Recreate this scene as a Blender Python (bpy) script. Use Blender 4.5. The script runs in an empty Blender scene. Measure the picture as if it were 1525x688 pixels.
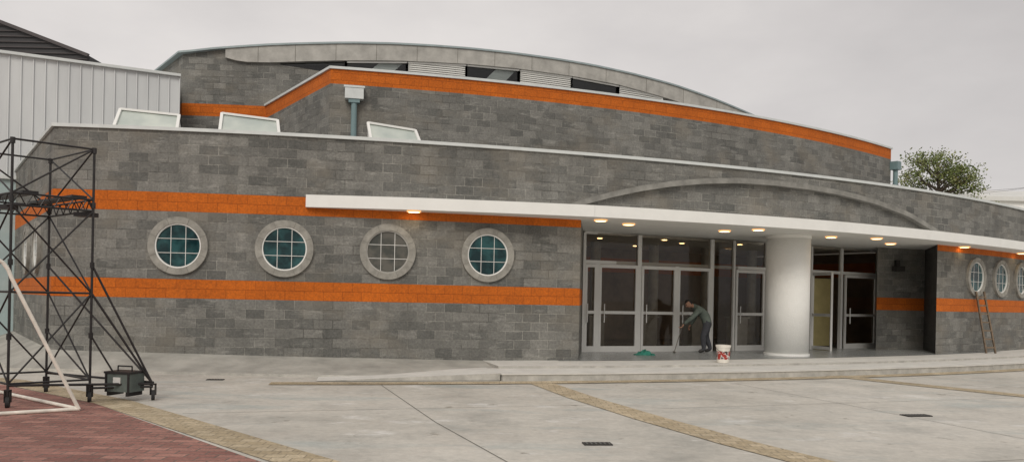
import bpy, math, random, bmesh
from mathutils import Vector, Matrix
random.seed(7)
S=bpy.context.scene
S.view_settings.view_transform='Standard'; S.view_settings.look='None'; S.view_settings.exposure=0
CX,CY=-12.51,62.33      # plan centre of the round building
# ------------------------------------------------ survey helpers (plan bearings measured from the plaza)
def sv(x,y):
    return (x-762-.02*(444-y))/1200.0, (444-(y-.02*(x-762)))/1200.0
def phb(R,b):
    A=1+b*b;B=-2*CX*b-2*CY;C=CX*CX+CY*CY-R*R
    t=(-B-math.sqrt(B*B-4*A*C))/(2*A)
    return math.atan2(b*t-CX,CY-t),t
def phx(R,x,y=444): return phb(R,sv(x,y)[0])[0]
def pz(R,x,y):
    b,e=sv(x,y);p,t=phb(R,b);return p,1.6+e*t
def P2(R,p): return (CX+R*math.sin(p),CY-R*math.cos(p))
def P(R,p,z): a=P2(R,p);return Vector((a[0],a[1],z))
def arc(R,a,b,n): return [P2(R,a+(b-a)*i/n) for i in range(n+1)]
def interp(pts):
    pts=sorted(pts)
    def f(x):
        if x<=pts[0][0]: return pts[0][1]
        for (a,b),(c,d) in zip(pts,pts[1:]):
            if x<=c:
                t=(x-a)/(c-a); return b+(d-b)*t
        return pts[-1][1]
    return f
# ------------------------------------------------ materials
def newmat(n):
    m=bpy.data.materials.new(n);m.use_nodes=True
    nt=m.node_tree;b=nt.nodes['Principled BSDF'];return m,nt,b
def ramp(nt,fac,stops):
    r=nt.nodes.new('ShaderNodeValToRGB')
    e=r.color_ramp.elements
    e[0].position,e[0].color=stops[0][0],(*stops[0][1],1)
    e[1].position,e[1].color=stops[-1][0],(*stops[-1][1],1)
    for p,c in stops[1:-1]:
        q=e.new(p);q.color=(*c,1)
    nt.links.new(fac,r.inputs[0]);return r.outputs[0]
def noise(nt,vec,scale,detail=4,rough=.6):
    n=nt.nodes.new('ShaderNodeTexNoise');n.inputs['Scale'].default_value=scale
    n.inputs['Detail'].default_value=detail;n.inputs['Roughness'].default_value=rough
    if vec is not None: nt.links.new(vec,n.inputs['Vector'])
    return n.outputs['Fac']
def mul(nt,a,b,mode='MULTIPLY',fac=1.0):
    m=nt.nodes.new('ShaderNodeMix');m.data_type='RGBA';m.blend_type=mode
    if hasattr(fac,'links'): nt.links.new(fac,m.inputs[0])
    else: m.inputs[0].default_value=fac
    for s,i in ((a,6),(b,7)):
        if isinstance(s,tuple): m.inputs[i].default_value=(*s,1)
        else: nt.links.new(s,m.inputs[i])
    return m.outputs[2]
def coord(nt,kind='Object',scale=None):
    t=nt.nodes.new('ShaderNodeTexCoord').outputs[kind]
    if scale:
        m=nt.nodes.new('ShaderNodeMapping');m.inputs['Scale'].default_value=scale
        nt.links.new(t,m.inputs['Vector']);t=m.outputs[0]
    return t
def bump(nt,b,h,dist,strength=1.0):
    n=nt.nodes.new('ShaderNodeBump');n.inputs['Distance'].default_value=dist;n.inputs['Strength'].default_value=strength
    nt.links.new(h,n.inputs['Height']);nt.links.new(n.outputs[0],b.inputs['Normal'])
def blockmat(name,c1,c2,mort,stain=.5,bw=.4,rh=.2,ms=.007,eff=True,kind='UV',offs=.5,rough=.9,strk=True):
    m,nt,b=newmat(name)
    uv=coord(nt,kind);ob=coord(nt,'Object')
    br=nt.nodes.new('ShaderNodeTexBrick');nt.links.new(uv,br.inputs['Vector'])
    br.offset=offs;br.inputs['Scale'].default_value=1;br.inputs['Brick Width'].default_value=bw
    br.inputs['Row Height'].default_value=rh;br.inputs['Mortar Size'].default_value=ms
    br.inputs['Mortar Smooth'].default_value=.3;br.inputs['Bias'].default_value=0
    br.inputs['Color1'].default_value=(*c1,1);br.inputs['Color2'].default_value=(*c2,1);br.inputs['Mortar'].default_value=(*mort,1)
    if eff: # mortar lighter in places, dark in others
        mo=ramp(nt,noise(nt,ob,.9,5,.65),[(.38,tuple(q*.42 for q in mort)),(.62,tuple(q*1.25 for q in mort))])
        nt.links.new(mo,br.inputs['Mortar'])
    big=ramp(nt,noise(nt,ob,.5,5,.65),[(.3,(1-stain*.5,)*3),(.7,(1+stain*.25,)*3)])
    col=mul(nt,br.outputs['Color'],big)
    fine=ramp(nt,noise(nt,ob,24,3,.7),[(.25,(.66,.66,.66)),(.75,(1.28,1.27,1.25))])
    col=mul(nt,col,fine)
    if strk:
        s_=ramp(nt,noise(nt,coord(nt,'Object',(2.2,2.2,.25)),1.0,4,.6),[(.35,(.86,.86,.86)),(.62,(1.06,1.06,1.06))])
        col=mul(nt,col,s_)
    if eff:
        e=ramp(nt,noise(nt,coord(nt,'Object',(1.0,1.0,3.6)),2.0,8,.8),[(.545,(0,0,0)),(.70,(.6,.6,.6))])
        col=mul(nt,col,(.42,.41,.375),'MIX',e)
        e=ramp(nt,noise(nt,coord(nt,'Object',(1,1,1.6)),.8,4,.6),[(.5,(0,0,0)),(.7,(.5,.5,.5))])
        col=mul(nt,col,(.22,.195,.155),'MIX',e)
    nt.links.new(col,b.inputs['Base Color']);b.inputs['Roughness'].default_value=rough
    inv=nt.nodes.new('ShaderNodeMath');inv.operation='MULTIPLY_ADD';inv.inputs[1].default_value=-1
    nt.links.new(br.outputs['Fac'],inv.inputs[0]);nt.links.new(noise(nt,ob,45,2,.6),inv.inputs[2])
    bump(nt,b,inv.outputs[0],.009,.9)
    return m
def plain(name,c,rough=.6,metal=0,var=.12,sc=3,bmp=0,bsc=60):
    m,nt,b=newmat(name)
    ob=coord(nt,'Object')
    v=ramp(nt,noise(nt,ob,sc,5,.65),[(.3,tuple(x*(1-var) for x in c)),(.7,tuple(min(.9,x*(1+var)) for x in c))])
    nt.links.new(v,b.inputs['Base Color']);b.inputs['Roughness'].default_value=rough;b.inputs['Metallic'].default_value=metal
    if bmp: bump(nt,b,noise(nt,ob,bsc,3,.6),bmp)
    return m
M={}
M['block']=blockmat('concrete_block',(.125,.126,.118),(.225,.222,.205),(.28,.275,.25),stain=.35,ms=.009)
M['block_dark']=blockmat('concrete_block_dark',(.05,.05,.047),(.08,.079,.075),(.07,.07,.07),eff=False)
M['orange']=blockmat('orange_painted_block',(.50,.115,.006),(.57,.135,.008),(.40,.085,.004),stain=.3,eff=False,ms=.005,strk=False)
M['concrete']=plain('cast_concrete',(.40,.39,.36),.85,var=.22,sc=2.5,bmp=.004)
M['ringc']=plain('window_surround_concrete',(.29,.28,.25),.85,var=.26,sc=6,bmp=.004)
M['white']=plain('white_paint',(.80,.80,.77),.55,var=.04,sc=2)
M['stucco']=plain('white_stucco',(.85,.85,.82),.8,var=.04,sc=2,bmp=.012,bsc=30)
M['coping']=plain('coping_metal',(.60,.63,.62),.45,var=.08)
M['alu']=plain('aluminium_frame',(.60,.60,.58),.45,metal=.1,var=.05)
M['teal']=plain('teal_painted_pipe',(.16,.24,.25),.45,var=.1)
M['louv']=plain('louvre_metal',(.66,.66,.63),.5,var=.05)
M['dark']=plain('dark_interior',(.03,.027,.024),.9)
M['joint']=plain('joint_filler',(.16,.15,.13),.9)
M['roomwall']=plain('lobby_wall',(.30,.23,.17),.8,var=.3,sc=1)
M['roomreflect']=plain('lobby_reflection_band',(.55,.16,.04),.8)  # orange band on the lobby wall, painted as the transom glass reflection
M['roof']=plain('roof_membrane',(.25,.25,.25),.9)
M['yellow']=plain('yellow_board',(.50,.43,.2),.7)
M['black']=plain('black_scaffold_steel',(.022,.02,.02),.45,metal=.3,var=.4,sc=8)
M['rubber']=plain('caster_rubber',(.02,.02,.02),.8)
M['goalw']=plain('goal_white_paint',(.74,.70,.62),.5,var=.18,sc=6)
M['wood']=plain('ladder_wood',(.17,.125,.085),.85,var=.35,sc=9)
def glassmat(name,tint,refl=1.45):
    m=bpy.data.materials.new(name);m.use_nodes=True;nt=m.node_tree;nt.nodes.clear()
    o=nt.nodes.new('ShaderNodeOutputMaterial');mx=nt.nodes.new('ShaderNodeMixShader')
    t=nt.nodes.new('ShaderNodeBsdfTransparent');t.inputs[0].default_value=(*tint,1)
    g=nt.nodes.new('ShaderNodeBsdfGlossy');g.inputs['Roughness'].default_value=.02
    f=nt.nodes.new('ShaderNodeFresnel');f.inputs[0].default_value=refl
    nt.links.new(f.outputs[0],mx.inputs[0]);nt.links.new(t.outputs[0],mx.inputs[1]);nt.links.new(g.outputs[0],mx.inputs[2])
    nt.links.new(mx.outputs[0],o.inputs[0]);return m
M['glass']=glassmat('door_glass',(.78,.74,.68),1.5)
M['clere']=glassmat('clerestory_glass',(.8,.85,.85),1.6)
def tealglass(name,c1,c2,sp=.3,sc=2.6):
    m,nt,b=newmat(name)
    ob=coord(nt,'Object')
    v=ramp(nt,noise(nt,ob,sc,3,.6),[(.4,c1),(.6,c2)])
    nt.links.new(v,b.inputs['Base Color']);b.inputs['Roughness'].default_value=.06
    b.inputs['Specular IOR Level'].default_value=sp
    return m
M['tglass']=tealglass('porthole_glass_teal',(.006,.026,.030),(.024,.085,.09))
M['bglass']=tealglass('porthole_glass_curtain',(.06,.065,.058),(.12,.115,.10))
M['skyl']=tealglass('skylight_glass',(.42,.47,.44),(.56,.60,.55),.5,1)
def emis(name,c,s):
    m=bpy.data.materials.new(name);m.use_nodes=True;nt=m.node_tree;nt.nodes.clear()
    o=nt.nodes.new('ShaderNodeOutputMaterial');e=nt.nodes.new('ShaderNodeEmission')
    e.inputs[0].default_value=(*c,1);e.inputs[1].default_value=s;nt.links.new(e.outputs[0],o.inputs[0]);return m
M['lamp']=emis('downlight_lamp',(1,.66,.30),7)
M['lampring']=emis('downlight_diffuser_rim',(1,.5,.2),1.1)
# ------------------------------------------------ mesh builder
class MB:
    def __init__(s): s.v=[];s.f=[];s.uv=[];s.mi=[]
    def face(s,pts,mi=0,uv=None):
        n=len(s.v);s.v+= [tuple(p) for p in pts];s.f.append(tuple(range(n,n+len(pts))));s.mi.append(mi)
        if uv is None:
            a,b=Vector(pts[0]),Vector(pts[1]);d=Vector(pts[-1])
            e=(b-a);L=e.length or 1;e/=L
            uv=[((Vector(p)-a).dot(e),(Vector(p)-a).dot((d-a).normalized()) if (d-a).length else 0) for p in pts]
        s.uv.append(uv)
    def box(s,c,size,mat=None,mi=0):
        x,y,z=(q/2 for q in size);M3=mat or Matrix.Identity(4)
        p=[Vector(c)+(M3@Vector((a*x,b*y,d*z))) for a in(-1,1) for b in(-1,1) for d in(-1,1)]
        for q in ((0,1,3,2),(4,6,7,5),(0,4,5,1),(2,3,7,6),(0,2,6,4),(1,5,7,3)): s.face([p[i] for i in q],mi)
    def bar(s,a,b,w,h,mi=0,up=Vector((0,0,1))):
        a=Vector(a);b=Vector(b);d=(b-a);L=d.length;d/=L
        if abs(d.dot(up))>.98: up=Vector((0,1,0))
        x=d.cross(up).normalized();z=x.cross(d)
        m=Matrix((x,d,z)).transposed().to_4x4()
        s.box((a+b)/2,(w,L,h),m,mi)
    def tube(s,a,b,r,n=8,mi=0,r2=None,cap=True):
        a=Vector(a);b=Vector(b);d=(b-a).normalized();r2=r if r2 is None else r2
        up=Vector((0,0,1)) if abs(d.z)<.9 else Vector((1,0,0))
        x=d.cross(up).normalized();y=d.cross(x)
        A=[a+(x*math.cos(t)+y*math.sin(t))*r for t in [2*math.pi*i/n for i in range(n)]]
        B=[b+(x*math.cos(t)+y*math.sin(t))*r2 for t in [2*math.pi*i/n for i in range(n)]]
        for i in range(n):
            j=(i+1)%n;s.face([A[i],A[j],B[j],B[i]],mi)
        if cap: s.face(A[::-1],mi);s.face(B,mi)
    def build(s,name,mats,parent=None,smooth=False,merge=False):
        me=bpy.data.meshes.new(name);me.from_pydata(s.v,[],s.f)
        for m in mats: me.materials.append(m)
        uvl=me.uv_layers.new(name='UVMap')
        k=0
        for i,p in enumerate(me.polygons):
            p.material_index=s.mi[i];p.use_smooth=smooth
            for q in s.uv[i]: uvl.data[k].uv=q;k+=1
        if merge:
            bm=bmesh.new();bm.from_mesh(me);bmesh.ops.remove_doubles(bm,verts=bm.verts,dist=1e-4)
            bmesh.ops.recalc_face_normals(bm,faces=bm.faces);bm.to_mesh(me);bm.free()
        me.update()
        o=bpy.data.objects.new(name,me);S.collection.objects.link(o)
        if parent: o.parent=parent
        return o
def empty(name):
    e=bpy.data.objects.new(name,None);e.empty_display_size=.3;S.collection.objects.link(e);return e
def wall(mb,path,stack,u0=0):
    u=u0
    for (a,b) in zip(path,path[1:]):
        L=math.hypot(b[0]-a[0],b[1]-a[1])
        for (z0,z1,mi) in stack:
            mb.face([(a[0],a[1],z0),(b[0],b[1],z0),(b[0],b[1],z1),(a[0],a[1],z1)],mi,
                    [(u,z0-.06),(u+L,z0-.06),(u+L,z1-.06),(u,z1-.06)])
        u+=L
    return u
def offset(path,d):
    out=[]
    for i,p in enumerate(path):
        ns=[]
        for j in (i-1,i):
            if 0<=j<len(path)-1:
                a,b=path[j],path[j+1];v=Vector((b[1]-a[1],-(b[0]-a[0]))).normalized();ns.append(v)
        n=sum(ns,Vector((0,0)));n.normalize();k=1/max(.3,n.dot(ns[0]))
        dd=d[i] if isinstance(d,list) else d
        out.append((p[0]+n.x*dd*k,p[1]+n.y*dd*k))
    return out
def trim(mb,path,do,di,z0,z1,mi=0,mtop=None):
    A=offset(path,do);B=offset(path,-di)
    g=lambda z,i: z(i) if callable(z) else z
    u=0
    for i in range(len(path)-1):
        a,b,c,d=A[i],A[i+1],B[i+1],B[i]
        L=math.hypot(b[0]-a[0],b[1]-a[1])
        l0,l1,h0,h1=g(z0,i),g(z0,i+1),g(z1,i),g(z1,i+1)
        mb.face([(*a,l0),(*b,l1),(*b,h1),(*a,h0)],mi,[(u,l0),(u+L,l1),(u+L,h1),(u,h0)])
        mb.face([(*c,l1),(*d,l0),(*d,h0),(*c,h1)],mi)
        mb.face([(*a,h0),(*b,h1),(*c,h1),(*d,h0)],mi if mtop is None else mtop)
        mb.face([(*d,l0),(*c,l1),(*b,l1),(*a,l0)],mi)
        u+=L
    for i in (0,len(path)-1):
        mb.face([(*A[i],g(z0,i)),(*B[i],g(z0,i)),(*B[i],g(z1,i)),(*A[i],g(z1,i))],mi)
# ================================================= BUILDING
B=empty('civic_arena_building')
R1,R2,R3=45.9,41.0,36.0
pA=.0665;pL=.3116;pR=.5786;pE=1.02
left=[(-18.5,28.9),(-13.2,21.6)]
pathL=left+arc(R1,pA,pL,30)
pathM=arc(R1,pL,pR,30);pathR=arc(R1,pR,pE,40)
full=left+arc(R1,pA,pE,90)
stk=[(-.1,1.46,0),(1.46,1.86,1),(1.86,3.26,0),(3.26,3.66,1),(3.66,4.93,0)]
mb=MB()
u=wall(mb,pathL,stk)
u2=wall(mb,pathM,[(3.66,4.93,0)],u)
wall(mb,pathR,stk,u2)
gl=P2(43.2,phx(43.2,866))
wall(mb,[P2(R1,pL),gl],[(0,1.46,0),(1.46,1.86,1),(1.86,3.45,0)])
wall(mb,[(12.25,27.1),(11.54,25.5),(13.4,26.2)],[(0,1.46,0),(1.46,1.86,1),(1.86,3.45,0)])
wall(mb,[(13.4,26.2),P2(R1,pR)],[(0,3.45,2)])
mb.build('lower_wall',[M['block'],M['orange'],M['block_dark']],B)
mb=MB();trim(mb,full,.05,.3,4.93,5.0);mb.build('lower_coping',[M['coping']],B)
mb=MB();mb.face([(x,y,4.86) for x,y in offset(full,-.1)]+[(20,58,4.86),(-25,58,4.86)]);mb.build('lower_roof',[M['roof']],B)
mb=MB();mb.box((12.25,25.68,2.9),(.12,.14,.3),None,0);mb.box((12.25,25.58,2.78),(.34,.2,.16),Matrix.Rotation(.35,4,'Z'),0);mb.build('wall_lamp',[M['dark']],B)
p2a=.1825;p2b=.730
path2=[(-9.2,27.9),(-8.4,26.8)]+arc(R2,p2a,p2b,60)+[(9.0,38.3)]
mb=MB();wall(mb,path2,[(4.8,7.36,0),(7.36,7.76,1)],.13);
mb.build('upper_wall',[M['block'],M['orange']],B)
mb=MB();trim(mb,path2,.05,.3,7.76,7.83);mb.build('upper_coping',[M['coping']],B)
mb=MB();mb.face([(x,y,7.6) for x,y in offset(path2,-.1)]+[(0,50,7.6)]);mb.build('upper_roof',[M['roof']],B)
tops=[pz(R3,x,y) for x,y in ((272,80),(320,74.5),(400,69),(460,67),(520,66),(580,67),(640,70),(700,74.5),(760,81),(820,89),(880,99),(940,112),(1000,128),(1060,149),(1115,172),(1150,188))]
ftop=interp(tops)
p3a=tops[0][0];p3b=tops[-1][0]
bots=[pz(R3,x,y) for x,y in ((320,83),(360,94),(405,95),(460,93),(520,92),(600,92.5),(693,97),(770,104),(850,115),(920,128),(985,146),(1050,168),(1115,184),(1150,196))]
fbot=interp(bots)
n3=70
ph3=[p3a+(p3b-p3a)*i/n3 for i in range(n3+1)]
a3=[P2(R3,p) for p in ph3]
c0=a3[0];ret=[(c0[0]-4.2,c0[1]+5.4)]
mb=MB();
wall(mb,ret+[c0],[(4.8,7.36,0),(7.36,7.76,1),(7.76,ftop(p3a),0)])
uu=7.0
pw0=phx(R3,405,100);pw1=phx(R3,494,107);pw2=phx(R3,990,140)
def sill(p):
    if p<pw1: return fbot(pw0)+(8.98-fbot(pw0))*(p-pw0)/(pw1-pw0)
    return 8.4
for i in range(n3):
    a,b=a3[i],a3[i+1];L=math.hypot(b[0]-a[0],b[1]-a[1])
    def q(z0a,z0b,z1a,z1b,mi):
        mb.face([(*a,z0a),(*b,z0b),(*b,z1b),(*a,z1a)],mi,[(uu,z0a-.06),(uu+L,z0b-.06),(uu+L,z1b-.06),(uu,z1a-.06)])
    q(4.8,4.8,7.36,7.36,0)
    q(7.36,7.36,7.76,7.76,1 if ph3[i]<phx(R3,400) else 0)
    def th(p):
        if p<pw0: return ftop(p)-.01
        if p<pw1: return sill(p)
        if p<pw2: return 8.4
        return ftop(p)-.02
    q(7.76,7.76,th(ph3[i]),th(ph3[i+1]) if abs(th(ph3[i+1])-th(ph3[i]))<.5 else th(ph3[i]),0)
    uu+=L
mb.build('clerestory_wall',[M['block'],M['orange']],B)
mb=MB();pb=[p for p in ph3 if p>=phx(R3,318)]
trim(mb,[P2(R3,p) for p in pb],.12,.35,lambda i:fbot(pb[i]),lambda i:ftop(pb[i])-.03)
mb.build('arched_beam',[M['concrete']],B)
mb=MB()
for x in (385,440,500,560,620,680,735,790,845,900,960,1015,1065):
    p=phx(R3,x,85);a=P(R3+.123,p,fbot(p)+.01);b=P(R3+.123,p,ftop(p)-.04)
    mb.bar(a,b,.012,.01)
mb.build('beam_joint',[M['joint']],B)
mb=MB();trim(mb,ret+a3,.17,.4,lambda i:ftop(ph3[max(0,i-1)])-.03,lambda i:ftop(ph3[max(0,i-1)])+.03);mb.build('roof_flashing',[plain('roof_flashing_metal',(.30,.36,.37),.5)],B)
mb=MB()
for i in range(n3):
    a,b=a3[i],a3[i+1];za,zb=ftop(ph3[i]),ftop(ph3[i+1])
    d=(-4.2*2.5,5.4*2.5)
    mb.face([(*a,za),(*b,zb),(b[0]+d[0],b[1]+d[1],zb),(a[0]+d[0],a[1]+d[1],za)])
mb.build('arched_roof',[M['roof']],B)
mb=MB()
bays=[(410,515,'g'),(515,606,'g'),(606,694,'l'),(694,773,'g'),(773,851,'l'),(851,921,'g'),(921,986,'l')]
M['louvgap']=plain('louvre_shadow_gap',(.36,.36,.34),.8)
for x0,x1,k in bays:
    a=phx(R3,x0,100);b=phx(R3,x1,100)
    if k=='l':
        z=8.5
        while z<max(fbot(a),fbot(b))+.02:
            for t in range(5):
                q0=a+(b-a)*t/5;q1=a+(b-a)*(t+1)/5
                if z<fbot((q0+q1)/2)-.02: mb.face([P(R3+.04,q0,z),P(R3+.04,q1,z),P(R3+.01,q1,z+.055),P(R3+.01,q0,z+.055)],1)
            z+=.068
        mb.face([P(R3-.03,a,8.3),P(R3-.03,b,8.3),P(R3-.03,b,fbot(b)+.05),P(R3-.03,a,fbot(a)+.05)],4)
    else:
        mb.face([P(R3-.03,a,8.3),P(R3-.03,b,8.3),P(R3-.03,b,fbot(b)+.05),P(R3-.03,a,fbot(a)+.05)],2)
        if x0 in (515,694):
            w_=(b-a)
            mb.face([P(R3-.12,a+w_*.05,8.6),P(R3-.12,a+w_*.45,8.6),P(R3-.12,b-w_*.02,fbot(b)+.05),P(R3-.12,a+w_*.62,fbot(b)+.05)],0)  # added pale slanted panel, painted as bright sky showing through the glass
    for e in (a,b):
        if e>pw1: mb.bar(P(R3,e,8.3),P(R3,e,fbot(e)+.02),.07,.1,0)
    if x0!=410: mb.bar(P(R3+.02,a,fbot(a)-.03),P(R3+.02,b,fbot(b)-.03),.06,.05,0)
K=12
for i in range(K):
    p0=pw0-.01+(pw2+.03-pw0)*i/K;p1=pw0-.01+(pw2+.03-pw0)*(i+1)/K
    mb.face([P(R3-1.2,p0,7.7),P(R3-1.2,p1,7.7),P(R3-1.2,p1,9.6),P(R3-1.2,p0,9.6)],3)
mb.build('clerestory_windows',[M['white'],M['louv'],M['clere'],M['dark'],M['louvgap']],B)
pc0=phx(46.0,455,300);pc1=.86
foff=interp([(pc0,.12),(.225,.42),(pL,.78),(.45,.92),(.58,.82),(.86,.75)])
def canopy(a,b,rin,n):
    mb=MB();ps=[a+(b-a)*i/n for i in range(n+1)]
    trim(mb,[P2(R1,p) for p in ps],[foff(p) for p in ps],R1-rin,3.44,3.70)
    return mb
canopy(pc0,pL,R1-.02,24).build('canopy_slab_1',[M['white']],B)
canopy(pL,pR+.045,36.5,40).build('canopy_slab_2',[M['white']],B)
canopy(pR+.045,pc1,R1-.02,30).build('canopy_slab_3',[M['white']],B)
rt=[pz(R1+.1,x,y) for x,y in ((848,303),(875,295),(910,286),(950,277.5),(1000,270),(1050,266),(1100,265.5),(1150,269),(1200,275),(1250,284),(1300,297),(1350,316),(1400,346))]
fr=interp(rt);n=48;pp=[rt[0][0]+(rt[-1][0]-rt[0][0])*i/n for i in range(n+1)]
mb=MB();trim(mb,[P2(R1,p) for p in pp],.16,-.0,lambda i:max(3.71,fr(pp[i])-.13),lambda i:max(3.75,fr(pp[i])))
mb.build('arched_rib',[plain('rib_concrete',(.23,.225,.205),.9,var=.3,sc=3)],B)
mb=MB();cx,cy=7.52,22.0
mb.tube((cx,cy,.18),(cx,cy,3.44),.575,64)
mb.build('entrance_column',[M['stucco']],B,smooth=True,merge=True)
mb=MB();mb.tube((cx,cy,.18),(cx,cy,.26),.60,64);mb.tube((cx,cy,3.36),(cx,cy,3.439),.60,64)
mb.build('column_collar',[M['stucco']],B)
G=43.2
mb=MB()
def vert(x,z0,z1,w=.08): 
    p=phx(G,x);mb.bar(P(G,p,z0),P(G,p,z1),w,.1,0,up=Vector((math.sin(p),-math.cos(p),0)))
def rail(x0,x1,z,h,off=0): mb.bar(P(G+off,phx(G,x0),z),P(G+off,phx(G,x1),z),.09-abs(off),h,0)
Z0,ZD,ZH=.18,2.58,3.40
for x,w in ((868,.08),(950,.12),(1058,.12),(1091,.06),(1139,.1),(1206,.08),(1251,.1),(1305,.08)): vert(x,Z0,ZH,w)
for x in (888,1006,): vert(x,Z0,ZD,.13)
rail(868,1305,ZH,.07);
for a,b in ((868,1139),(1206,1305)): rail(a,b,ZD+.04,.09,.012)
def leaf(x0,x1):
    a,b=phx(G,x0),phx(G,x1);r=G+.03
    for p in (a,b): mb.bar(P(r,p,Z0+.02),P(r,p,ZD-.02),.07,.05,0,up=Vector((math.sin(p),-math.cos(p),0)))
    for z,h in ((.28,.16),(1.27,.08),(2.52,.09)): mb.bar(P(r+.004,a,z),P(r+.004,b,z),.05,h,0)
    pm=a+(b-a)*.1; mb.bar(P(r+.07,pm,1.0),P(r+.07,pm,1.5),.025,.025,0)
for a,b in ((871,885),(892,946),(955,1003),(1009,1054),(1095,1135),(1257,1301)): leaf(a,b)
mb.build('door_frames',[M['alu']],B)
mb=MB()
for a,b in ((868,950),(950,1058),(1058,1139),(1251,1305)):
    mb.face([P(G,phx(G,a),Z0),P(G,phx(G,b),Z0),P(G,phx(G,b),ZH),P(G,phx(G,a),ZH)])
mb.face([P(G,phx(G,1206),ZD+.05),P(G,phx(G,1251),ZD+.05),P(G,phx(G,1251),ZH),P(G,phx(G,1206),ZH)])
mb.build('door_glazing',[M['glass']],B)
mb=MB()
a=P(G,phx(G,1249),Z0);mb.box((a.x-.35,a.y+.75,1.35),(.9,.06,2.2),Matrix.Rotation(.3,4,'Z'),0)
mb.build('yellow_notice_board',[M['yellow']],B)
mb=MB();a=P(G+.02,phx(G,1209),Z0)
d=Vector((.25,-.75,0)).normalized()*.85
for t in (0,1): mb.bar(a+d*t+Vector((0,0,.02)),a+d*t+Vector((0,0,2.38)),.06,.05)
for z in (.1,1.1,2.35): mb.bar(a+Vector((0,0,z)),a+d+Vector((0,0,z)),.05,.09)
mb.build('open_door_leaf',[M['alu']],B)
mb=MB();Ri=37.2
wall(mb,[P2(G,.30),P2(Ri,.30)]+arc(Ri,.30,.64,12)+[P2(G,.64)],[(.18,2.6,0),(2.6,3.1,1),(3.1,3.44,0)])
mb.build('lobby_walls',[M['roomwall'],M['roomreflect']],B)
mb=MB()
for k in range(5):
    p=.335+.055*k;c=P(39.8,p,.18);mb.tube(c,c+Vector((0,0,3.26)),.16,16)
for k in range(6):
    p=.33+.045*k;c=P(40.9,p,.18)
    mb.box(c+Vector((0,0,.45)),(.5,.45,.9),Matrix.Rotation(p,4,'Z'))
    mb.box(c+Vector((0,0,.93)),(.6,.55,.05),Matrix.Rotation(p,4,'Z'))
mb.build('lobby_furnishings',[M['concrete']],B)
mb=MB()
def disc(c,r,mi,n=20): mb.face([(c[0]+r*math.cos(2*math.pi*i/n),c[1]+r*math.sin(2*math.pi*i/n),c[2]) for i in range(n)],mi)
def annul(c,r0,r1,mi,h):
    n=24
    for i in range(n):
        a,b=2*math.pi*i/n,2*math.pi*(i+1)/n
        f=lambda r,t,z:(c[0]+r*math.cos(t),c[1]+r*math.sin(t),z)
        mb.face([f(r0,a,c[2]-h),f(r0,b,c[2]-h),f(r1,b,c[2]-h),f(r1,a,c[2]-h)],mi)
        mb.face([f(r1,a,c[2]-h),f(r1,b,c[2]-h),f(r1,b,c[2]),f(r1,a,c[2])],mi)
for x,y in ((-2.15,17.36),(2.0,18.5),(2.76,19.3),(5.4,20.6),(6.1,20.07),(8.6,21.8),(9.9,21.95),(11.1,23.7),(13.7,24.45),(16.9,26.75)):
    disc((x,y,3.405),.125,0);annul((x,y,3.44),.125,.155,1,.03)
for p,R in ((.33,41.8),(.375,41.2),(.42,41.8),(.45,41.0),(.49,41.8),(.35,39.2),(.44,39.0)):
    c=P(R,p,3.425);disc(c,.08,0)
mb.build('downlights',[M['lamp'],M['lampring']],B)
def porthole(c,nrm,idx,gm,R=.60):
    mb=MB();n=Vector((nrm[0],nrm[1],0)).normalized();uu=Vector((-n.y,n.x,0));w=Vector((0,0,1));c=Vector(c)
    def pt(r,t,d): return c+(uu*math.cos(t)+w*math.sin(t))*r+n*d
    K=48
    def ring(r0,r1,d0,d1,mi):
        for i in range(K):
            a,b=2*math.pi*i/K,2*math.pi*(i+1)/K
            mb.face([pt(r0,a,d1),pt(r1,a,d1),pt(r1,b,d1),pt(r0,b,d1)],mi)
            mb.face([pt(r1,a,d0),pt(r1,b,d0),pt(r1,b,d1),pt(r1,a,d1)],mi)
            mb.face([pt(r0,a,d0),pt(r0,b,d0),pt(r0,b,d1),pt(r0,a,d1)],mi)
    ring(.465,R,-.02,.07,0)
    ring(.437,.465,-.02,.045,1 if gm is not M['bglass'] else 4)
    mb.face([pt(.44,2*math.pi*i/K,.008) for i in range(K)],2)
    for k in (-1,1):
        o=k*.148;L=math.sqrt(.437**2-o*o)
        mb.bar(c+uu*o-w*L+n*.016,c+uu*o+w*L+n*.016,.010,.012,1)
        mb.bar(c+w*o-uu*L+n*.017,c+w*o+uu*L+n*.017,.012,.010,1)
    for k in range(8):
        t=2*math.pi*(k+.5)/8
        mb.bar(pt(.47,t,.071),pt(R-.003,t,.071),.008,.004,3)
    mb.build('porthole_window_%d'%idx,[M['ringc'],M['white'],gm,M['joint'],M['concrete']],B)
i=0
for x in (265.5,423.5,577,725.5):
    p,z=pz(R1,x,{265.5:364,423.5:370,577:375,725.5:379}[x]);porthole(P(R1,p,2.55),(math.sin(p),-math.cos(p)),i,M['bglass'] if i==2 else M['tglass']);i+=1
for x in (1452,1489,1519,1549):
    p=phx(R1,x,414);porthole(P(R1,p,2.55),(math.sin(p),-math.cos(p)),i,M['tglass']);i+=1
dl=Vector((-9.46+13.2,16.53-21.6)).normalized();nl=(dl.y,-dl.x)
for t in (.38,.72):
    porthole((-9.46+(-13.2+9.46)*t,16.53+(21.6-16.53)*t,2.55),nl,i,M['tglass']);i+=1
mb=MB();p=phx(R2,527,150);n=Vector((math.sin(p),-math.cos(p),0));c=P(R2,p,0)+n*.14
Mr=Matrix.Rotation(p,4,'Z')
mb.box(c+Vector((0,0,7.08)),(.5,.26,.3),Mr,0);mb.box(c+Vector((0,0,7.25)),(.56,.3,.05),Mr,0);mb.box(c+Vector((0,0,6.88)),(.3,.2,.1),Mr,1)
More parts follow.
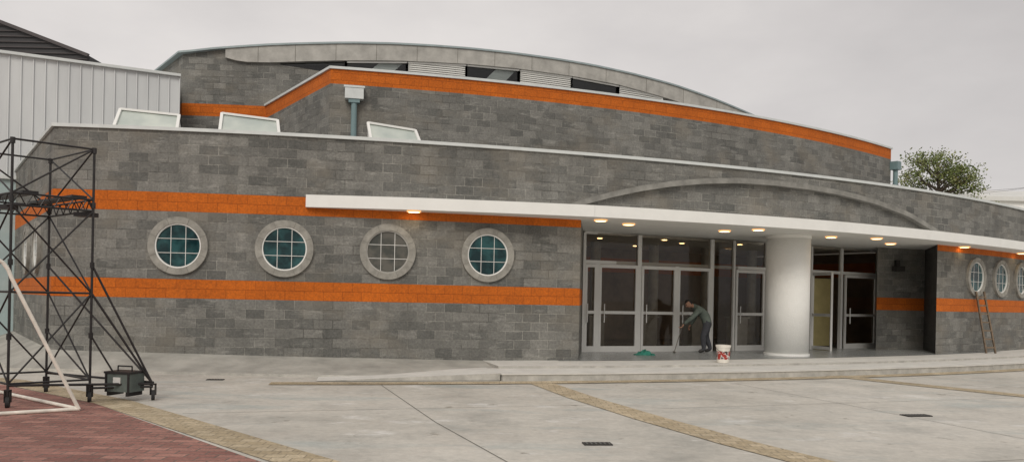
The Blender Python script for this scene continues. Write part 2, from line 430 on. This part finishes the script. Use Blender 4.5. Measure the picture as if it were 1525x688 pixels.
mb.tube(c+Vector((0,0,6.84)),c+Vector((0,0,4.9)),.08,12,1)
p=p2b;n=Vector((math.sin(p),-math.cos(p),0));c=P(R2,p,0)+n*.16+Vector((.05,0.05,0))
mb.box(c+Vector((0,0,7.1)),(.34,.3,.32),Matrix.Rotation(p,4,'Z'),1);mb.tube(c+Vector((0,0,6.94)),c+Vector((0,0,4.9)),.09,12,1)
mb.build('downpipe',[M['coping'],M['teal']],B)
def skylight(mb,x,y,w,ang,h=.75,dz=4.86,d_=.7):
    Mr=Matrix.Rotation(ang,4,'Z');T=Vector((x,y,dz))
    f=lambda a,b,c:T+Mr@Vector((a,b,c))
    W=w/2
    A,Bq,C,D=f(-W,0,.12),f(W,0,.12),f(W-.12,d_,h+.06),f(-W-.02,d_,h+.14)
    mb.face([A,Bq,C,D],1)
    mb.face([f(-W,0,0),f(W,0,0),Bq,A],0);mb.face([f(-W,0,0),A,D,f(-W,d_,0)],0);mb.face([f(W,0,0),f(W,d_,0),C,Bq],0);mb.face([f(-W,d_,0),D,C,f(W,d_,0)],0)
    o=Mr@Vector((0,-.02,.02))
    for a,b in ((A,Bq),(Bq,C),(C,D),(D,A)): mb.bar(a+o,b+o,.065,.05,0)
mb=MB()
for px,w,yy,h in ((213,1.40,18.1,.78),(372,1.36,18.5,.80),(596,1.3,19.6,.86)):
    b=sv(px,180)[0];skylight(mb,b*yy,yy,w,.12+.0006*(px-200),h)
for px in (156,310): skylight(mb,sv(px,180)[0]*20.5,20.5,.5,.1,.8)
mb.build('skylights',[M['white'],M['skyl']],B)
# ================================================= GROUND
def groundmat():
    m,nt,b=newmat('plaza_concrete');ob=coord(nt,'Object')
    base=ramp(nt,noise(nt,ob,.22,6,.62),[(.3,(.44,.42,.375)),(.5,(.54,.515,.465)),(.72,(.62,.595,.545))])
    s2=ramp(nt,noise(nt,ob,.8,7,.75),[(.30,(.70,.715,.715)),(.5,(.98,.98,.97)),(.7,(1.08,1.07,1.05))])
    col=mul(nt,base,s2)
    s3=ramp(nt,noise(nt,coord(nt,'Object',(.35,1.2,1)),.9,6,.65),[(.54,(0,0,0)),(.68,(.6,.6,.6))])
    col=mul(nt,col,(.34,.39,.38),'MIX',s3)
    s6=ramp(nt,noise(nt,coord(nt,'Object',(.6,1.0,1)),1.3,6,.7),[(.58,(0,0,0)),(.66,(.6,.6,.6))])
    col=mul(nt,col,(.72,.71,.68),'MIX',s6)
    s4=ramp(nt,noise(nt,ob,9,4,.7),[(.3,(.87,.87,.87)),(.7,(1.09,1.09,1.09))]);col=mul(nt,col,s4)
    s5=ramp(nt,noise(nt,ob,2.6,5,.6),[(.64,(1,1,1)),(.71,(.55,.53,.50))]);col=mul(nt,col,s5)
    nt.links.new(col,b.inputs['Base Color'])
    r=ramp(nt,noise(nt,ob,.9,4,.6),[(.35,(.5,.5,.5)),(.6,(.8,.8,.8))]);nt.links.new(r,b.inputs['Roughness'])
    bump(nt,b,noise(nt,ob,22,4,.6),.006);return m
M['ground']=groundmat()
M['paver']=blockmat('red_clay_pavers',(.25,.11,.09),(.42,.21,.17),(.16,.13,.11),stain=.8,bw=.3,rh=.15,ms=.009,eff=False,kind='Object',rough=.85,strk=False)
M['tan']=blockmat('tan_stone_strip',(.42,.34,.22),(.56,.47,.33),(.30,.25,.18),stain=.6,bw=.2,rh=.16,ms=.006,eff=False,kind='Object',rough=.85,strk=False)
M['kerb']=plain('kerb_concrete',(.62,.61,.57),.8,var=.12,sc=2.5,bmp=.004)
M['riser']=plain('shaded_riser_concrete',(.44,.425,.385),.85,var=.25,sc=4,bmp=.004)  # darker than the lit kerb tops: shade of the risers put into the colour
M['apron']=plain('apron_concrete',(.37,.36,.325),.85,var=.28,sc=1.3,bmp=.004)
M['tile']=blockmat('porch_tiles',(.30,.32,.32),(.34,.355,.35),(.2,.2,.2),stain=.3,bw=.4,rh=.4,ms=.005,eff=False,kind='Object',offs=0,rough=.2,strk=False)
mb=MB();mb.face([(-900,-900,0),(900,-900,0),(900,900,0),(-900,900,0)]);mb.build('ground',[M['ground']])
def strip(name,pts,w,z,mat):
    mb=MB();L=offset(pts,w/2);Rr=offset(pts,-w/2)
    for i in range(len(pts)-1): mb.face([(*L[i],z),(*L[i+1],z),(*Rr[i+1],z),(*Rr[i],z)])
    return mb.build(name,[mat])
mb=MB();mb.face([(x,y,.004) for x,y in [(-5.85,11.35),(-2.55,7.85),(-.3,5.6),(2.5,2.9),(5,.5),(5,-8),(-60,-8),(-60,16.5),(-13,15.6),(-8.6,13.5)]])
mb.build('brick_paving',[M['paver']])
sp=empty('stone_strip_paving')
def st(pts,w,z): 
    o=strip('strip',pts,w,z,M['tan']);o.parent=sp
st([(-60,16.9),(-13,15.9),(-8.6,13.85),(-5.7,11.55),(-2.3,8.05),(-.05,5.8),(2.75,3.1),(5.3,.7)],.5,.008)
st([(.55,15.4),(1.15,13.2),(1.9,11),(2.6,9.2),(3.35,7.6),(4.6,5.2),(6,3)],.47,.008)
st([(7.0,18.6),(8.1,16.7),(9.3,14.9),(11.5,11.8),(14.5,8)],.5,.008)
st(arc(48.75,.17,.75,40),.42,.012)
mb=MB()
for pts,w_ in (([(-2.3,14.4),(-.95,10.3),(.9,5.5)],.007),([(4.4,16.2),(6.6,9)],.005),([(2.2,12),(9,14.4)],.005),([(-4.3,10.6),(1.3,12.3)],.005),([(3.4,7.9),(12,10.6)],.005),([(10.2,15.0),(17,19)],.005)):
    L=offset(pts,w_);Rr=offset(pts,-w_)
    for i in range(len(pts)-1): mb.face([(*L[i],.004),(*L[i+1],.004),(*Rr[i+1],.004),(*Rr[i],.004)])
mb.build('paving_joints',[M['joint']])
pth=left+arc(R1,pA,.262,24);mb=MB();nn=len(pth)
off=[.8,.8]+[.75+1.5*(i/24) for i in range(25)]
O=offset(pth,off)
zi=[.4,.38]+[.36-.16*(i/24) for i in range(25)]
for i in range(nn-1):
    mb.face([(*O[i],.05),(*O[i+1],.05),(*pth[i+1],zi[i+1]),(*pth[i],zi[i])],0)
    mb.face([(*O[i],0),(*O[i+1],0),(*O[i+1],.05),(*O[i],.05)],1)
mb.build('sloped_pavement',[M['apron'],M['riser']])
pd=empty('entrance_podium')
mb=MB();trim(mb,arc(48.45,.258,1.0,60),0,1.2,0,.125,1,0);trim(mb,arc(48.45,.2575,1.0,60),.02,1.2,.1251,.15,0,0);mb.build('kerb_step',[M['kerb'],M['riser']],pd)
mb=MB();trim(mb,arc(47.35,.262,1.0,60),0,1.5,.1,.20,1,0);mb.build('upper_step',[M['kerb'],M['riser']],pd)
mb=MB();ps=[.30+.36*i/30 for i in range(31)]
for i in range(30):
    mb.face([P(46.1,ps[i],.206),P(46.1,ps[i+1],.206),P(37,ps[i+1],.206),P(37,ps[i],.206)])
mb.build('porch_floor',[M['tile']],pd)
mb=MB();a,b=.186,.2575
q=[P(48.35,a,.01),P(48.35,b,.01),P(47.1,b,.01),P(47.1,a,.01),P(48.35,b,.15),P(47.1,b,.15)]
mb.face([q[0],q[4],q[5],q[3]],0);mb.face([q[0],q[1],q[4]],1);mb.face([q[3],q[5],q[2]],1)
mb.build('access_ramp',[M['kerb'],M['riser']],pd)
def grate(name,x,y,w,d,ang):
    mb=MB();Mr=Matrix.Rotation(ang,4,'Z')
    mb.box((x,y,.006),(w,d,.012),Mr,0)
    k=int(w/.05)
    for i in range(k): mb.box(Vector((x,y,.014))+Mr@Vector((-w/2+.04+i*.05,0,0)),(.014,d-.04,.006),Mr,1)
    mb.build(name,[M['dark'],plain('grate_iron',(.12,.12,.11),.6)])
grate('drain_grate',.98,8.95,.32,.16,.1)
grate('drain_grate.001',5.95,11.8,.4,.2,.2)
grate('drain_grate.002',-5.4,14.75,.3,.14,.1)
# ================================================= METAL CLAD BUILDING
W=empty('metal_clad_building')
m,nt,b=newmat('ribbed_metal')
c=ramp(nt,noise(nt,coord(nt,'Object',(1,1,.2)),1.2,4,.6),[(.3,(.53,.55,.555)),(.7,(.64,.66,.66))])
nt.links.new(c,b.inputs['Base Color']);b.inputs['Roughness'].default_value=.5;M['rib']=m
M['paleteal']=plain('pale_teal_cladding',(.36,.45,.45),.5,var=.08)
M['darkroof']=plain('dark_roof_metal',(.035,.033,.035),.6)
x0,y0=-10.42,25.0;x1,y1=-14.6,22.9
dx,dy=(x1-x0),(y1-y0);far=(x0+dx*4,y0+dy*4)
mb=MB();wall(mb,[far,(x0,y0),(x0-8,y0+14)],[(4.75,8.25,0)])
wall(mb,[far,(x0,y0)],[(0,4.75,1)])
L=math.hypot(dx,dy)*4;ex=Vector((dx,dy,0)).normalized();nrm=Vector((-ex.y,ex.x,0));nrm=nrm if nrm.y<0 else -nrm
k=0
while k*.3<L:
    c=Vector((x0,y0,0))+ex*(k*.3+.02)+nrm*.018
    mb.bar(c+Vector((0,0,4.75)),c+Vector((0,0,8.25)),.03,.036,0);
    if k%2==0: mb.bar(c+Vector((0,0,0)),c+Vector((0,0,4.74)),.03,.025,1)
    k+=1
mb.bar(Vector((x0,y0,8.28))+nrm*.05,Vector((*far,8.28))+nrm*.05,.14,.08,2)
mb.bar(Vector((x0,y0,4.75))+nrm*.06,Vector((*far,4.75))+nrm*.06,.1,.1,2)
mb.face([(x0,y0,8.2),(*far,8.2),(far[0]-8,far[1]+14,8.2),(x0-8,y0+14,8.2)],2)
mb.build('cladding',[M['rib'],M['paleteal'],M['coping']],W)
mb=MB()
g=[(-15.9,30,9.6),(-15.9,30,10.28),(-19.3,30.0,11.5),(-24,30,13.2),(-34,30,9.6)]
mb.face(g);mb.face([(x,y+9,z) for x,y,z in g][::-1])
for a,b in zip(g,g[1:]): mb.face([a,b,(b[0],b[1]+9,b[2]),(a[0],a[1]+9,a[2])])
for i in range(14):
    zz=9.75+i*.2
    xr=-15.9 if zz<10.28 else -15.9-(zz-10.28)/.36
    mb.bar((xr-.05,29.95,zz),(-33,29.95,zz),.05,.03,1)
mb.bar((-15.9,29.9,10.28),(-24,29.9,13.2),.12,.12,1)
mb.bar((-15.9,30.5,9.5),(-11.5,33,9.62),.3,.14,0)
mb.build('louvred_roof',[M['darkroof'],plain('dark_louvre',(.06,.05,.05),.6)],W)
# ================================================= RIGHT DISTANT BUILDING, TREE, WIRES
mb=MB()
mb.box((42,62,4.6),(18,10,9.2),None,0);mb.box((42,62,9.3),(18.6,10.6,.3),None,1)
mb.face([(32.7,56.7,9.45),(51.3,56.7,9.45),(51.3,62,10.6),(32.7,62,10.6)],1);mb.face([(32.7,67.3,9.45),(32.7,62,10.6),(51.3,62,10.6),(51.3,67.3,9.45)],1);mb.face([(32.7,56.7,9.45),(32.7,62,10.6),(32.7,67.3,9.45)],0)
for i in range(6): mb.box((35+i*2.8,56.97,6.5),(1.4,.1,1.4),None,2)
mb.build('white_roofed_building',[M['stucco'],M['louv'],M['dark']])
m,nt,b=newmat('leaves');ob=coord(nt,'Object')
c=ramp(nt,noise(nt,ob,1.4,3,.7),[(.3,(.075,.11,.03)),(.5,(.15,.19,.055)),(.62,(.24,.25,.09)),(.75,(.26,.15,.08))])
nt.links.new(c,b.inputs['Base Color']);b.inputs['Roughness'].default_value=.7;M['leaf']=m
T=empty('leafy_tree');tx,ty=27.1,51
mb=MB()
def limb(a,b,r0,r1): mb.tube(a,b,r0,7,0,r1,cap=False)
base=Vector((tx,ty,0));k0=base+Vector((.1,0,4.5));k1=base+Vector((-.1,0,7.5))
limb(base,k0,.32,.25);limb(k0,k1,.25,.16);limb(k1,base+Vector((-.4,0,11.0)),.16,.04)
tips=[]
for i in range(58):
    st0=k0.lerp(base+Vector((-.4,0,10.2)),random.random()**.8)
    a=random.random()*6.283;el=random.uniform(.15,.95)
    f=1-max(0,(st0.z-6.5))/7
    L=random.uniform(1.4,3.4)*max(.35,f)
    e=st0+Vector((math.cos(a)*math.cos(el),math.sin(a)*math.cos(el),math.sin(el)))*L
    limb(st0,e,.07,.02);tips.append(e)
    for j in range(4):
        a2=a+random.uniform(-1,1);e2=st0.lerp(e,random.uniform(.4,.95));e3=e2+Vector((math.cos(a2),math.sin(a2),random.uniform(0,.9)))*random.uniform(.5,1.2)
        limb(e2,e3,.03,.01);tips.append(e3)
mb.build('trunk_and_limbs',[plain('bark',(.10,.08,.06),.9)],T)
mb=MB()
for t in tips:
    n=random.randint(18,60);rr=random.uniform(.25,.6)
    for j in range(n):
        c=t+Vector((random.gauss(0,1),random.gauss(0,1),random.gauss(0,.8)))*rr*.62
        s=random.uniform(.05,.1);d=Vector((random.gauss(0,1),random.gauss(0,1),random.gauss(0,1))).normalized()
        u_=d.orthogonal().normalized();w_=d.cross(u_)
        mb.face([c-u_*s,c+w_*s*.6,c+u_*s,c-w_*s*.6],0)
mb.build('foliage',[M['leaf']],T)
U=empty('utility_pole');mb=MB();mb.tube((44,60,0),(44,60,12.5),.16,12,0,.11);mb.bar((43.2,60,11.7),(44.8,60,11.7),.1,.12)
for j,dz in enumerate((0,.3)):
    pa=Vector((43.4+j,60,11.75));pb_=Vector((28.5,58,9.6+dz));prev=pa
    for i in range(1,13):
        t=i/12;q=pa.lerp(pb_,t);q.z-=.5*4*t*(1-t);mb.tube(prev,q,.011,5,0,cap=False);prev=q
mb.build('pole_and_wires',[M['darkroof']],U)
# ================================================= SCAFFOLD
F=empty('scaffold_tower');mb=MB()
A=Vector((-6.0,11.5,0));Cc=Vector((-6.72,10.78,0));Bb=Vector((-7.2,12.5,0));D=Vector((-7.92,11.78,0))
z_=lambda p,z:Vector((p.x,p.y,z))
legs=[A,Bb,D,Cc];r=.018
for p in legs: mb.tube(z_(p,.12),z_(p,3.6),r)
for z in (.32,1.55,2.72,2.88,3.6):
    for i in range(4): mb.tube(z_(legs[i],z),z_(legs[(i+1)%4],z),r*.8)
for i,(z0,z1) in enumerate(((.32,1.55),(1.55,2.72),(2.88,3.6))):
    for k in range(4):
        a,b=legs[k],legs[(k+1)%4]
        mb.tube(z_(a,z0),z_(b,z1),r*.7)
        if (i+k)%2==0: mb.tube(z_(b,z0),z_(a,z1),r*.7)
for i in range(4):
    a,b=legs[i],legs[(i+1)%4]
    for k in range(6):
        p=a.lerp(b,k/6);q=a.lerp(b,(k+.5)/6);s_=a.lerp(b,(k+1)/6)
        mb.tube(z_(p,2.72),z_(q,2.88),.008,5);mb.tube(z_(q,2.88),z_(s_,2.72),.008,5)
for p in legs:
    for z in (.95,1.95,2.8,3.58): mb.tube(z_(p,z-.04),z_(p,z+.04),.032,8)
mb.box(z_(A.lerp(Bb,.15),2.68),(.26,.2,.06));mb.box(z_(Cc.lerp(D,.2),2.7),(.3,.2,.06))
for k in (0,2):
    a=A.lerp(Cc,.18+.3*k);b=Bb.lerp(D,.18+.3*k);mb.bar(z_(a,2.91),z_(b,2.91),.2,.035)
f1=Vector((-5.25,11.85,0))
for z,p in ((1.95,f1),(1.55,f1)): mb.tube(z_(A,z),z_(p,.22),r*.9)
mb.tube(z_(Bb,1.95),z_(f1,.24),r*.8)
mb.tube(z_(A,.2),z_(f1,.2),r);mb.tube(z_(Bb,.3),z_(f1,.26),r);mb.tube(z_(Cc,.3),z_(f1,.24),r);mb.tube(z_(A,.95),z_(f1.lerp(A,.5),.21),r*.7)
mb.tube(z_(Bb,.95),z_(A,.32),r*.7)
mb.build('tubes',[M['black']],F)
mb=MB()
for p in (A,Bb,D,Cc,f1):
    c=z_(p,.075);mb.tube(c+Vector((-.022,-.01,0)),c+Vector((.022,.01,0)),.075,18,0);mb.bar(c+Vector((-.035,0,0)),c+Vector((-.035,0,.16)),.01,.05,1);mb.bar(c+Vector((.035,0,0)),c+Vector((.035,0,.16)),.01,.05,1);mb.bar(c+Vector((-.04,0,.16)),c+Vector((.04,0,.16)),.05,.02,1)
mb.build('casters',[M['rubber'],M['black']],F)
X=empty('tool_crate');mb=MB();Mr=Matrix.Rotation(-.25,4,'Z');c=Vector((-5.62,11.75,.27))
mb.box(c,(.42,.3,.26),Mr,0);mb.box(c+Vector((0,0,.145)),(.45,.33,.03),Mr,1)
for dxx in (-.19,.19): mb.box(c+Mr@Vector((dxx,-.155,0)),(.03,.02,.27),Mr,1)
mb.box(c+Mr@Vector((0,-.16,.03)),(.12,.02,.1),Mr,2);mb.tube(c+Mr@Vector((-.12,0,.16)),c+Mr@Vector((-.12,0,.23)),.01,6,1);mb.tube(c+Mr@Vector((.12,0,.16)),c+Mr@Vector((.12,0,.23)),.01,6,1);mb.tube(c+Mr@Vector((-.12,0,.23)),c+Mr@Vector((.12,0,.23)),.012,6,1)
for dxx in (-.16,.16): mb.box(c+Mr@Vector((dxx,0,-.16)),(.04,.3,.06),Mr,1)
mb.build('crate_body',[plain('crate_green',(.09,.11,.10),.6,var=.4),M['black'],M['alu']],X)
mb=MB();G0=Vector((-5.68,10.62,0));wd=Vector((-.79,.61,0));dd=Vector((-.8,-.6,0))
for k in (0,1):
    o=G0+wd*2.9*k
    pts=[o+Vector((0,0,.03)),o+dd*.78+Vector((0,0,1.72)),o+dd*.82+Vector((0,0,1.83)),o+dd*.88+Vector((0,0,1.92)),o+dd*.98+Vector((0,0,1.98)),o+dd*1.1+Vector((0,0,2.0)),o+dd*1.25+Vector((0,0,2.0)),o+dd*1.25+Vector((0,0,.03)),o+Vector((0,0,.03))]
    for a,b in zip(pts,pts[1:]): mb.tube(a,b,.024,10)
for q in (Vector((0,0,.03)),dd*1.25+Vector((0,0,2.0)),): mb.tube(G0+q,G0+wd*2.9+q,.024,10)
mb.build('soccer_goal',[M['goalw']])
# ladder
mb=MB();bx=phb(R1+.45,sv(1473,500)[0])[0];bs=P(R1+.50,bx,.2);tp=P(R1+.17,bx-.001,2.1)
ud=Vector((math.cos(bx-.55),math.sin(bx-.55),0))
for s_ in (-.15,.15): mb.bar(bs+ud*s_,tp+ud*s_*.85,.04,.06)
for k in range(7):
    t=(k+.7)/7.4;c=bs.lerp(tp,t);mb.bar(c-ud*.16,c+ud*.16,.04,.045)
mb.build('wooden_ladder',[M['wood']])
K=empty('paint_bucket');mb=MB();c=Vector((4.93,18.72,.205))
mb.tube(c,c+Vector((0,0,.4)),.14,28,0,.165,cap=False);mb.tube(c+Vector((0,0,.35)),c+Vector((0,0,.41)),.172,28,0,.175,cap=False);mb.tube(c+Vector((0,0,.003)),c+Vector((0,0,.01)),.14,28,0)
mb.tube(c+Vector((0,0,.08)),c+Vector((0,0,.27)),.1465,28,1,.1585,cap=False)
mb.tube(c+Vector((0,0,.3)),c+Vector((0,0,.302)),.155,28,2)
prev=None
for i in range(13):
    t=math.pi*i/12;q=c+Vector((.18*math.cos(t),-.18*math.sin(t),.37-.12*math.sin(t)))
    if prev: mb.tube(prev,q,.004,5,2)
    prev=q
m,nt,b=newmat('bucket_label');v=noise(nt,coord(nt,'Object'),9,2,.5)
nt.links.new(ramp(nt,v,[(.44,(.35,.03,.02)),(.5,(.7,.68,.64)),(.56,(.06,.03,.03))]),b.inputs['Base Color'])
mb.build('bucket_body',[M['goalw'],m,M['dark']],K)
mb=MB();c0_=P(44.5,phx(44.5,961),.2)
nx,ny=16,8
pt=lambda i,j:(c0_.x-.26+.52*i/nx+.03*math.sin(j*2.1),c0_.y-.14+.28*j/ny+.03*math.sin(i*1.7),.21+max(0,(.09+.05*math.sin(i*1.9+j*1.3)+.03*math.sin(j*2.7-i))*math.sin(math.pi*i/nx)*math.sin(math.pi*j/ny)))
for i in range(nx):
    for j in range(ny): mb.face([pt(i,j),pt(i+1,j),pt(i+1,j+1),pt(i,j+1)])
mb.build('cleaning_cloth',[plain('green_cloth',(.03,.2,.15),.9,var=.3,sc=20)],None,smooth=True,merge=True)
# ================================================= MAN
MN=empty('bending_man')
M['jacket']=plain('jacket_cloth',(.11,.135,.115),.9,var=.25,sc=8)
M['trous']=plain('trousers_cloth',(.045,.047,.055),.9,var=.25,sc=8)
M['skin']=plain('skin',(.38,.21,.14),.6,var=.05)
M['shoe']=plain('shoe_leather',(.02,.018,.016),.6)
M['hair']=plain('hair',(.02,.016,.014),.8)
org=Vector((5.22,22.0,.206))
def skinned(name,verts,edges,root,sub=2):
    me=bpy.data.meshes.new(name);me.from_pydata([v[0] for v in verts],edges,[])
    o=bpy.data.objects.new(name,me);S.collection.objects.link(o)
    o.modifiers.new('Skin','SKIN')
    if sub: s=o.modifiers.new('Sub','SUBSURF');s.levels=sub;s.render_levels=sub
    for i,v in enumerate(verts):
        d=me.skin_vertices[0].data[i];rr=v[1]
        d.radius=rr if isinstance(rr,tuple) else (rr,rr);d.use_root=(i==root)
    bpy.context.view_layer.update()
    dg=bpy.context.evaluated_depsgraph_get();me2=bpy.data.meshes.new_from_object(o.evaluated_get(dg))
    bpy.data.objects.remove(o);o2=bpy.data.objects.new(name,me2);S.collection.objects.link(o2)
    for p in me2.polygons: p.use_smooth=True
    return o2
V=[((.14,0,.86),(.17,.15)),((.06,0,1.04),(.17,.145)),((-.10,0,1.19),(.19,.16)),((-.24,0,1.27),(.08,.08)),((-.32,0,1.31),(.06,.06)),
 ((-.13,-.19,1.20),.09),((-.34,-.25,.98),.066),((-.56,-.22,.79),.042),
 ((-.13,.19,1.20),.09),((-.16,.30,.94),.066),((-.28,.2,.77),.042),
 ((.13,-.10,.80),.12),((-.02,-.13,.47),.088),((.02,-.13,.10),.062),((-.14,-.15,.045),.044),
 ((.14,.10,.80),.12),((.12,.13,.47),.088),((.26,.13,.11),.062),((.10,.15,.045),.044)]
E=[(0,1),(1,2),(2,3),(3,4),(2,5),(5,6),(6,7),(2,8),(8,9),(9,10),(0,11),(11,12),(12,13),(13,14),(0,15),(15,16),(16,17),(17,18)]
o=skinned('body',V,E,0)
for m in (M['jacket'],M['trous'],M['skin'],M['shoe']): o.data.materials.append(m)
for p in o.data.polygons:
    c=p.center
    mi=0
    if c.x>-.2 and c.z<.86 and not (c.y>.2 and c.z>.7 and c.x<0): mi=1
    if c.z<.1: mi=3
    if c.x<-.275 and c.z>1.24: mi=2
    p.material_index=mi
o.location=org;o.parent=MN
def hand(w,d,side,nm):
    w=Vector(w);d=Vector(d).normalized();s=Vector((0,1,0))*side;pn=d.cross(s).normalized();s=pn.cross(d).normalized()
    obs=[]
    V=[(w-d*.02,.028),(w+d*.03,(.038,.02)),(w+d*.075,(.04,.018))];obs.append(skinned(nm+'_palm',V,[(0,1),(1,2)],0,1))
    for k,(o_,L) in enumerate(((-.03,.07),(-.01,.08),(.01,.075),(.03,.06))):
        a=w+d*.07+s*o_;b=a+d*L*.45-pn*.008;c=b+d*L*.3-pn*.02;e=c+d*L*.2-pn*.03
        obs.append(skinned(nm+'_finger_%d'%k,[(a,.0095),(b,.009),(c,.0085),(e,.007)],[(0,1),(1,2),(2,3)],0,1))
    a=w+d*.03-s*.03;b=a+d*.03-s*.03;c=b+d*.03-s*.008
    obs.append(skinned(nm+'_thumb',[(a,.012),(b,.010),(c,.008)],[(0,1),(1,2)],0,1))
    for q in obs: q.data.materials.clear();q.data.materials.append(M['skin']);q.location=org;q.parent=MN
hand((-.57,-.22,.775),(-.6,0,-.8),1,'hand_a');hand((-.30,.19,.755),(-.5,-.1,-.85),-1,'hand_b')
bm=bmesh.new();bmesh.ops.create_uvsphere(bm,u_segments=24,v_segments=18,radius=1)
for v in bm.verts:
    x,y,z=v.co
    v.co=Vector((x*.098,y*.076,z*.118))
    if x<-.2 and z<0: v.co.y*=1-.25*(-z)
    if x<-.85 and -.35<z<.15 and abs(y)<.25: v.co.x-=.022
    if x<-.8 and .1<z<.3 and .25<abs(y)<.55: v.co.x+=.008
    if x<-.7 and -.6<z<-.45: v.co.x-=.004
me=bpy.data.meshes.new('head');
for s_ in (-1,1): bmesh.ops.create_uvsphere(bm,u_segments=8,v_segments=6,radius=.022,matrix=Matrix.Translation((.005,s_*.078,-.005))@Matrix.Diagonal((1,.4,1.4,1)))
bm.to_mesh(me);bm.free();me.materials.append(M['skin']);me.materials.append(M['hair'])
for p in me.polygons:
    p.use_smooth=True;c=p.center
    if (c.z>.055 and c.x>-.085) or (c.x>.02 and c.z>-.05 and abs(c.y)<.074): p.material_index=1
    if c.x<-.07 and .01<c.z<.028 and .02<abs(c.y)<.042: p.material_index=1
    if c.x<-.07 and -.062<c.z<-.05 and abs(c.y)<.025: p.material_index=1
h=bpy.data.objects.new('head',me);S.collection.objects.link(h);h.location=org+Vector((-.39,0,1.35));h.rotation_euler=(0,-.7,0);h.parent=MN
mb=MB();a=org+Vector((-.62,-.22,.70));b=org+Vector((-.80,-.2,.03));mb.tube(a+(a-b)*.12,b,.011,8);mb.bar(b+Vector((0,-.15,0)),b+Vector((0,.15,0)),.03,.03)
mb.build('squeegee',[M['joint']],MN)
# ================================================= WORLD, SUN, CAMERA
w=bpy.data.worlds.new('World');S.world=w;w.use_nodes=True;nt=w.node_tree
bg=nt.nodes['Background']
SE,SR=math.radians(38),math.radians(188)
sky=nt.nodes.new('ShaderNodeTexSky');sky.sky_type='NISHITA';sky.sun_disc=False;sky.sun_elevation=SE;sky.sun_rotation=SR
tc=nt.nodes.new('ShaderNodeTexCoord').outputs['Generated']
mp=nt.nodes.new('ShaderNodeMapping');mp.inputs['Scale'].default_value=(1,1,2.2);nt.links.new(tc,mp.inputs[0])
cl=ramp(nt,noise(nt,mp.outputs[0],2.2,6,.55),[(.3,(5.6,5.30,5.15)),(.5,(6.45,6.1,5.9)),(.7,(7.4,7.0,6.7))])
sx=nt.nodes.new('ShaderNodeSeparateXYZ');nt.links.new(tc,sx.inputs[0])
ma=nt.nodes.new('ShaderNodeMath');ma.operation='MULTIPLY_ADD';ma.inputs[1].default_value=.5;ma.inputs[2].default_value=.5;nt.links.new(sx.outputs[0],ma.inputs[0])
gr=ramp(nt,ma.outputs[0],[(.2,(1.08,1.08,1.075)),(.85,(.84,.84,.845))])
cl=mul(nt,cl,gr)
col=mul(nt,sky.outputs[0],cl,'MIX',.95)
nt.links.new(col,bg.inputs['Color']);bg.inputs['Strength'].default_value=.112
sd=bpy.data.lights.new('sun','SUN');sd.energy=1.4;sd.angle=math.radians(25);sd.color=(1,.94,.85)
so=bpy.data.objects.new('sun',sd);S.collection.objects.link(so)
d=Vector((math.sin(SR)*math.cos(SE),math.cos(SR)*math.cos(SE),math.sin(SE)))
so.rotation_euler=d.to_track_quat('Z','Y').to_euler()
cd=bpy.data.cameras.new('camera');cd.sensor_width=36;cd.lens=1200/1525*36;cd.shift_y=100/1525;cd.clip_end=3000
co=bpy.data.objects.new('camera',cd);S.collection.objects.link(co)
co.matrix_world=Matrix.Translation((0,0,1.6))@Matrix.Rotation(math.pi/2,4,'X')@Matrix.Rotation(.02,4,'Z')
S.camera=co
